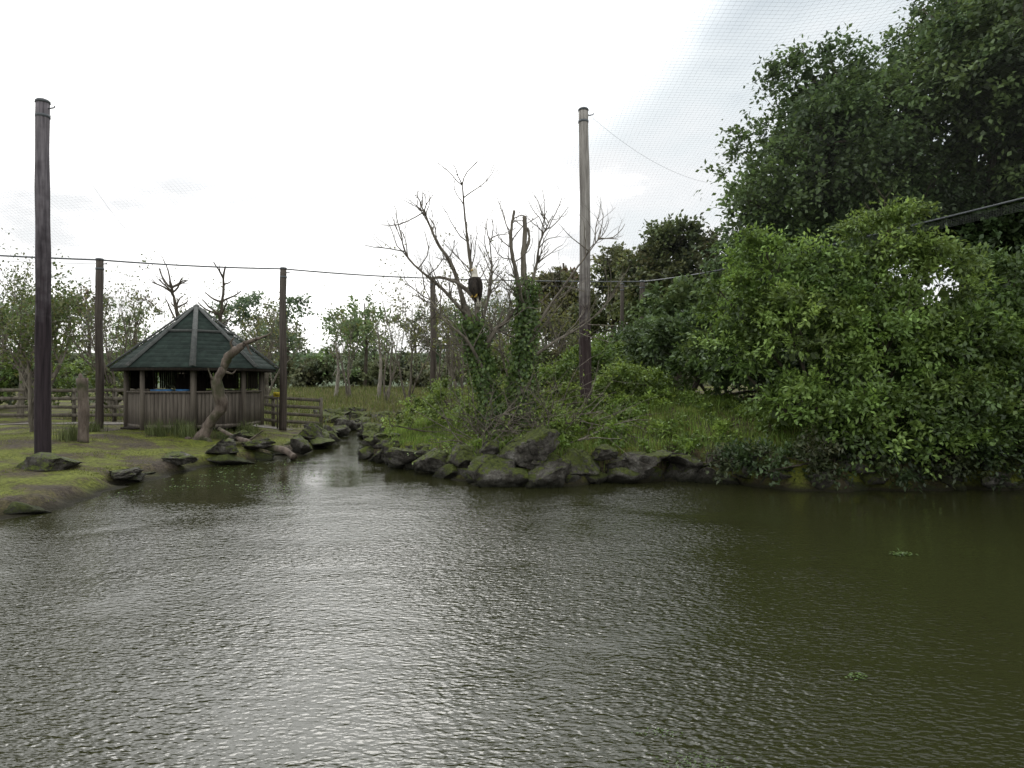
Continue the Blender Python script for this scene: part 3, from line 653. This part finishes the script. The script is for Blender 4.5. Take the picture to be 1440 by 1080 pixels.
mb.obj('eyes', plain_mat('eye_dark', (.01, .01, .01), .2), True, eg)

# ------------------------------------------------------------ foliage objects
G1 = [(.066, .112, .022), (.092, .150, .030), (.125, .182, .042), (.070, .120, .030)]
G2 = [(.038, .067, .023), (.053, .089, .030), (.072, .110, .038)]
G3 = [(.066, .088, .028), (.092, .112, .036), (.05, .072, .026), (.10, .098, .040)]
GB = [(.11, .075, .04), (.095, .088, .038), (.07, .085, .032)]
def shrub(name, blobs, root, pal, dens=5, ll=.13, lw=.065, tl=.5, ntw=9, nlf=9, bottom=.05, limbs_=True, **kw):
    e = empty(name, (0, 0, 0)); mb = MB()
    for b_ in blobs:
        r0 = np.array([root[0]+R.uniform(-.5, .5), root[1]+R.uniform(-.3, .3), gz(root[0], root[1])-.1]); c = np.array(b_[:3])
        mid = (r0+c)/2+R.normal(size=3)*.15*b_[3]; S = limb(mb, [r0, mid, c, c+(c-mid)*.35], .035*b_[3]+.02, .01, 6, 14)
        for k in range(5):
            i = R.integers(6, 13); grow(mb, S[i], R.normal(size=3)+[0, 0, .5], b_[3]*.8, .015, 1, .1, .25, (2, 3))
    mb.obj('stems', M_bark, True, e)
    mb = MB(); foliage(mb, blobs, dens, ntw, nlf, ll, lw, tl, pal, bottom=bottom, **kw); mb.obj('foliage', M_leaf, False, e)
shrub('willow_shrub', [(5.8, 15.3, 4.6, .8), (8.3, 15.2, 5.1, .85), (7.0, 15.3, 4.2, 1.05), (5.1, 15.6, 3.7, .85), (8.9, 15, 4.1, 1.05), (6.3, 14.8, 3.0, 1.2), (7.9, 14.5, 2.6, 1.4),
  (5.9, 14.0, 1.4, .9), (7.1, 13.5, 1.1, 1.0), (8.6, 13.4, 1.2, 1.05), (7.3, 16.4, 3.2, 1.4), (4.9, 15.4, 2.6, .75), (9.3, 14.2, 2.5, 1.0), (8.0, 13.2, .85, .55), (9.5, 13.3, .9, .6), (6.4, 13.2, .85, .5)], (7.3, 15.2), G1, dens=4.4, nlf=8, hvar=.6, ll=.12, lw=.06, bottom=.28)
shrub('willow_shrub', [(11.3, 15.4, 4.0, 1.1), (10.2, 14.9, 2.9, 1.0), (11.6, 14.6, 2.7, 1.3), (10.2, 13.7, 1.4, .95), (11.6, 13.6, 1.2, 1.0), (13.2, 14, 2.2, 1.4), (13.4, 15, 3.8, 1.3), (10.6, 13.2, .8, .55), (9.9, 15.6, 2.0, 1.2)], (11.5, 15), [(c[0]*.72, c[1]*.75, c[2]*.85) for c in G1], dens=3.4, nlf=8, hvar=.5, bottom=.28)
shrub('hazel_shrub', [(4.6, 20.5, 3.0, 1.0), (6.0, 20, 3.4, 1.3), (5.4, 18.6, 2.4, .9), (7.4, 20, 4.0, 1.4), (4.3, 22.5, 3.0, 1.1), (6.4, 18, 2.3, .9), (7.6, 18.5, 2.0, 1.0), (9.5, 18.5, 2.2, 1.1)], (5.5, 20), G2+G1[:1], dens=2.4, ll=.16, lw=.085)
shrub('bramble_bush', [(2.9, 18, 2.0, .65), (2.1, 19.5, 2.3, .8), (3.6, 18.4, 1.8, .6), (2.7, 20.5, 2.7, .7), (1.2, 19, 1.9, .6), (.3, 18.6, 1.6, .5)], (2.6, 18.8), [(.095, .145, .025), (.125, .185, .036), (.07, .12, .024)], dens=5, ll=.1, lw=.055, tl=.35)
wl = []
for k in range(60):
    x = R.uniform(1.0, 6.0); y = R.uniform(14.7, 18.4); wl.append((x, y, gz(x, y)+R.uniform(.0, .14), R.uniform(.10, .26)))
for k in range(22):
    x = R.uniform(-1.5, 4.8); y = 14.4+max(0, -x)*.9+R.uniform(-.1, .3); wl.append((x, y, gz(x, y)+R.uniform(-.02, .05), R.uniform(.08, .2)))
mb = MB(); foliage(mb, wl, 16, 6, 6, .085, .045, .2, [(.11, .175, .028), (.145, .215, .04), (.085, .14, .024)], core=False); mb.obj('ground_weeds', M_leaf)
shrub('bramble_bush', [(-1.6, 17.5, 1.35, .45), (-.9, 16.6, 1.25, .4), (-2.4, 18.5, 1.2, .45), (.9, 15.1, 1.1, .3), (-1.9, 19.5, 1.5, .6), (-.6, 18.2, 1.6, .5), (1.2, 16.2, 1.5, .4), (-2.9, 17.6, .9, .3)], (-1, 17.5), [(.10, .15, .03), (.13, .18, .036)], dens=5, ll=.09, lw=.05, tl=.32, core=False)
shrub('bank_undergrowth', [(4.3+.5*i, 13.05+.1*math.sin(i*2)+(.35 if i < 2 else 0), .48+.18*math.sin(i*3), .34) for i in range(19)], (8, 14), [(.022, .04, .012), (.035, .06, .018), (.05, .055, .022)], dens=7, ll=.1, lw=.05, tl=.36, nlf=7, bottom=.06)

def tree(name, x, y, top, cz, rx, nb, pal, ll=.2, lw=.13, dens=1.3, tl=1.0, brf=(.26, .4), ntw=8, nlf=9, trunk_r=.3, mat=M_bark, low=-9, **kw):
    z0 = gz(x, y); e = empty(name, (0, 0, 0)); mb = MB(); hz = (top-cz)
    trunk = limb(mb, [(x, y, z0-.2), (x+R.uniform(-.3, .3), y, z0+(cz-z0)*.6), (x+R.uniform(-.5, .5), y, cz), (x, y, cz+hz*.7)], trunk_r, trunk_r*.25, 10, 22)
    blobs = []
    for k in range(nb):
        D = unit(R.normal(size=3)); f_ = R.uniform(.5, .95)
        if D[1] > .4: D[1] *= -1
        br = rx*R.uniform(*brf); c = np.array([x+D[0]*(rx-br*.6)*f_, y+D[1]*(rx-br*.6)*f_, cz+D[2]*(hz-br*.6)*f_])
        blobs.append((*c, br)); s = trunk[R.integers(8, 20)]
        m_ = (s+c)/2+[0, 0, -.2*br]; S = limb(mb, [s, m_, c, c+(c-m_)*.4], trunk_r*.28, .02, 6, 12)
        for j in range(3): grow(mb, S[R.integers(5, 11)], R.normal(size=3)+[0, 0, .4], br*.9, .04, 1, .1, .25, (2, 3))
    mb.obj('trunk_and_limbs', mat, True, e)
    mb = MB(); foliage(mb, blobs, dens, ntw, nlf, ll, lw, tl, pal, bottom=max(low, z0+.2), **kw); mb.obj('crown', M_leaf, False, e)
tree('sycamore_tree', 18.2, 27.5, 19.5, 11.5, 7.2, 40, G2+[(.082, .122, .036)], dens=.8, trunk_r=.45, hvar=.55, ll=.21, lw=.135, brf=(.2, .36))
tree('sycamore_tree', 11.6, 26.5, 14.4, 9.2, 4.7, 28, G2+[(.082, .13, .036)], dens=.95, hvar=.55, ll=.19, lw=.12)
tree('sycamore_tree', 26, 26, 21, 12, 7.5, 20, G2, dens=.4, ll=.32, lw=.2, trunk_r=.45)
tree('oak_tree', 9.8, 40, 13.0, 8, 3.9, 16, G3, dens=.8, ll=.26, lw=.18)
tree('oak_tree', 15.5, 37, 14.5, 9, 4.5, 12, G2, dens=.4, ll=.3, lw=.2)
tree('oak_tree', 7.0, 47, 11.5, 7, 3.6, 13, G3, dens=.7, ll=.28, lw=.18)
tree('beech_tree', 3.9, 52, 12.6, 8, 3.2, 12, GB+G3, dens=.6, ll=.3, lw=.2)
mb = MB(); bl = []
for k in range(44):
    x = R.uniform(5, 26); y = R.uniform(22.5, 30)+max(0, (9-x))*1.2; bl.append((x, y, R.uniform(1.0, 4.6)+gz(x, y)*.3, R.uniform(1.1, 1.9)))
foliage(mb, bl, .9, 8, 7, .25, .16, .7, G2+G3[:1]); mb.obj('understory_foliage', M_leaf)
mb = MB(); bl = []
for k in range(26):
    x = R.uniform(-3, 8); y = R.uniform(31, 44); bl.append((x, y, R.uniform(1.4, 3.4), R.uniform(.9, 1.5)))
foliage(mb, bl, 1.1, 7, 7, .22, .13, .7, G3+[(.10, .135, .04)]+GB[:1]); mb.obj('scrub_thicket', M_leaf)
mb = MB(); mt = MB()
for x in np.arange(-75, 16, 2.3):
    y = 66+R.uniform(-7, 9); top = R.uniform(7.8, 11.4)+(1.0 if x > -12 else 0); rr = R.uniform(1.8, 3.0)
    mt.tube([(x, y, 1), (x+.2, y, top*.5), (x, y, top*.85)], [.2, .14, .05], 5)
    for k in range(4): grow(mt, (x, y, R.uniform(top*.4, top*.75)), (R.normal(), R.normal()*.4, 1.0), R.uniform(1.6, 3.0), .07, 1, .1, .2, (2, 4))
    pal = [G3, G3, G1, GB][R.integers(4)] if R.random() < .8 else G2; pal = [tuple(np.array(c)*1.0+np.array([.030, .038, .034])) for c in pal]  # pale offset paints aerial haze into the far leaf colours
    bl = [(x+R.normal()*rr*.6, y+R.normal()*1.2, R.uniform(2.5, top-1.0), R.uniform(.6, 1.25)) for k in range(11)]
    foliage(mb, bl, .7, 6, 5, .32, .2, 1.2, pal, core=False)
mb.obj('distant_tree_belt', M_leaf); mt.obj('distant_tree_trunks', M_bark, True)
mb = MB(); bl = [(x, 60+R.uniform(-5, 4), R.uniform(1.8, 3.4), R.uniform(1.2, 2.0)) for x in np.arange(-70, 50, 1.6)]
foliage(mb, bl, .7, 6, 5, .34, .22, .8, [tuple(np.array(c)+.026) for c in G3]); mb.obj('distant_hedge', M_leaf)  # hedge palette lifted as well, distance haze mixed into its colour
def sparse_tree(name, x, y, H, lvl, frac, pal, ll=.16, mat=M_bare, r=.12, kids=(3, 4)):
    e = empty(name, (0, 0, 0)); mb = MB(); tips = []; z = gz(x, y)
    for k in range(3): grow(mb, (x+R.uniform(-.15, .15), y, z-.1), (R.uniform(-.35, .35), R.uniform(-.3, .3), 1), H*.48, r*(1-.2*k), lvl, .2, .18, kids, tips, shrink=.66)
    mb.obj('trunk_and_twigs', mat, True, e)
    if frac > 0:
        tp = np.array(tips); tp = tp[R.random(len(tp)) < frac]; n = 6; P = np.repeat(tp, n, 0)+R.normal(size=(len(tp)*n, 3))*.2; mb = MB()
        c = np.array(pal)[R.integers(len(pal), size=len(P))]*R.uniform(.7, 1.3, (len(P), 1))
        leaves(mb, P, R.normal(size=P.shape), R.normal(size=P.shape)*.5+[0, 0, 1], ll, ll*.6, c); mb.obj('leaves', M_leaf, False, e)
for (x, y, H, f_) in ((-19.5, 27, 7.0, .5), (-22.5, 29, 8.2, .08), (-16.8, 29, 6.4, .25), (-18.2, 33, 6.5, .3), (-26, 28, 8, .3), (-15.5, 34, 6.6, .1), (-14.0, 20.0, 4.6, .9)):
    sparse_tree('ash_tree', x, y, H, 3, f_, [(.08, .11, .03), (.06, .09, .025), (.11, .12, .04)], ll=.13)
for (x, y, H) in ((-5.6, 37, 8.2), (-3.2, 35, 7.6), (-7.6, 41, 7.4), (-1.2, 36, 8.4), (1.5, 34, 7.4), (-10.5, 44, 7), (-14.5, 40, 6.5), (3.5, 36, 7.4), (-4.5, 42, 8), (-2.2, 28.5, 5.6), (.2, 30, 6.6), (-12.8, 36, 6.5), (-20, 36, 7)):
    sparse_tree('bare_alder_tree', x, y, H, 3, .10, [(.10, .11, .03)], mat=M_bare, r=.085, kids=(3, 5))
for (x, y, H) in ((-11.6, 45, 3.6), (-8.6, 44, 4.4)):
    z = gz(x, y); e = empty('bleached_dead_trunk', (0, 0, 0)); mb = MB(); S = limb(mb, [(x, y, z), (x+.15, y, z+H*.5), (x-.05, y, z+H)], .16, .04, 8)
    for k in range(5): grow(mb, S[R.integers(8, 24)], R.normal(size=3)+[0, 0, .6], .7, .035, 1, .1, .3, (1, 2))
    mb.obj('trunk', M_pale, True, e)
mb = MB(); bl = [(x, R.uniform(29, 36), R.uniform(1.2, 2.8), R.uniform(.8, 1.4)) for x in np.arange(-34, -13, .85)]
foliage(mb, bl, 1.1, 7, 7, .18, .11, .6, G3+G1); mb.obj('hedge_foliage', M_leaf)

# ------------------------------------------------------------ grasses
def grass(name, n, sampler, hh, wd, pal, cond):
    x, y = sampler(n); d = sdist(x, y); z = height(x, y); k = (z > .12) & (d > .05) & cond(x, y, d); x, y, z = x[k], y[k], z[k]; n = len(x)
    h = hh*R.uniform(.4, 1.2, n)*(.6+.6*np.clip(.5+.5*np.sin(x*1.9+1)*np.cos(y*1.6), 0, 1)); a = R.uniform(0, 6.28, n); ln = R.uniform(.1, .6, n)*h
    s = np.stack([np.cos(a+1.57), np.sin(a+1.57), 0*a], -1)*wd; d_ = np.stack([np.cos(a), np.sin(a), 0*a], -1)
    b0 = np.stack([x, y, z-.02], -1); m_ = b0+d_*(ln*.3)[:, None]+np.array([0, 0, 1])*(h*.6)[:, None]; t_ = b0+d_*ln[:, None]+np.array([0, 0, 1])*h[:, None]*.95
    V = np.stack([b0-s*.5, b0+s*.5, m_+s*.4, m_-s*.4, t_+s*.08, t_-s*.08], 1).reshape(-1, 3); o = np.arange(n)[:, None]*6
    F = np.concatenate([o+np.array([[0, 1, 2, 3]]), o+np.array([[3, 2, 4, 5]])], 0)
    pn = .75+.5*np.clip(.5+.5*np.sin(x*2.3+np.sin(y*3)*1.5)*np.cos(y*1.9+x), 0, 1)
    c = np.array(pal)[R.integers(len(pal), size=n)]*R.uniform(.7, 1.3, (n, 1))*pn[:, None]; mesh_obj(name, V, F, M_grass, np.repeat(c, 6, 0))
GR = [(.105, .175, .028), (.13, .205, .036), (.155, .19, .052), (.085, .14, .024)]
grass('tall_grass', 65000, lambda n: (R.uniform(-5, 9, n), R.uniform(13.2, 24, n)), .21, .016, GR, lambda x, y, d: d > .15)
grass('lawn_moss', 60000, lambda n: (R.uniform(-16, -5.8, n), R.uniform(8.5, 26, n)), .045, .013, [(.10, .118, .02), (.12, .14, .024), (.07, .09, .018)], lambda x, y, d: (np.sin(x*1.7+y)+np.sin(y*2.3-x)+.6*np.sin(x*5.1) > -.3))
grass('rough_grass', 30000, lambda n: (R.uniform(-18, 4, n), R.uniform(26.5, 60, n)), .4, .035, [(.11, .12, .04), (.08, .11, .025), (.13, .125, .055)], lambda x, y, d: d > .3)
def tufts(c, n, r, hh): return lambda k: (np.repeat(np.array(c)[:, 0], k//len(c))+R.normal(size=k//len(c)*len(c))*r, np.repeat(np.array(c)[:, 1], k//len(c))+R.normal(size=k//len(c)*len(c))*r)
grass('reed_tufts', 1800, tufts([(-9.3, 19.6), (-8.4, 19.9), (-9.8, 20.1), (-10.1, 19.4), (-6.9, 24), (-8.2, 21.2), (-12, 19.5), (-11.1, 17.2)], 1, .16, .5), .42, .012, [(.07, .09, .03), (.10, .12, .045)], lambda x, y, d: d > .1)

# ------------------------------------------------------------ floating weed
mb = MB()
def weed(cx, cy, r, n, s):
    P = np.stack([cx+R.normal(size=n)*r, cy+R.normal(size=n)*r*.55, np.full(n, .006)+R.uniform(0, .02, n)], -1); A = R.normal(size=(n, 3)); A[:, 2] *= .1
    leaves(mb, P, A, np.array([0, 0, 1])+R.normal(size=(n, 3))*.2, s, s*.5, np.array([.06, .10, .02])*R.uniform(.6, 1.3, (n, 1)))
weed(4.55, 8.0, .07, 70, .045); weed(2.35, 4.65, .035, 30, .03); weed(.95, 3.55, .12, 140, .018); weed(.85, 3.9, .06, 40, .018)
for k in range(70): x, y = R.uniform(-7.2, -3.8), R.uniform(12, 18); weed(x, y, .15, 10, .045)
mb.obj('floating_pondweed', M_leaf)
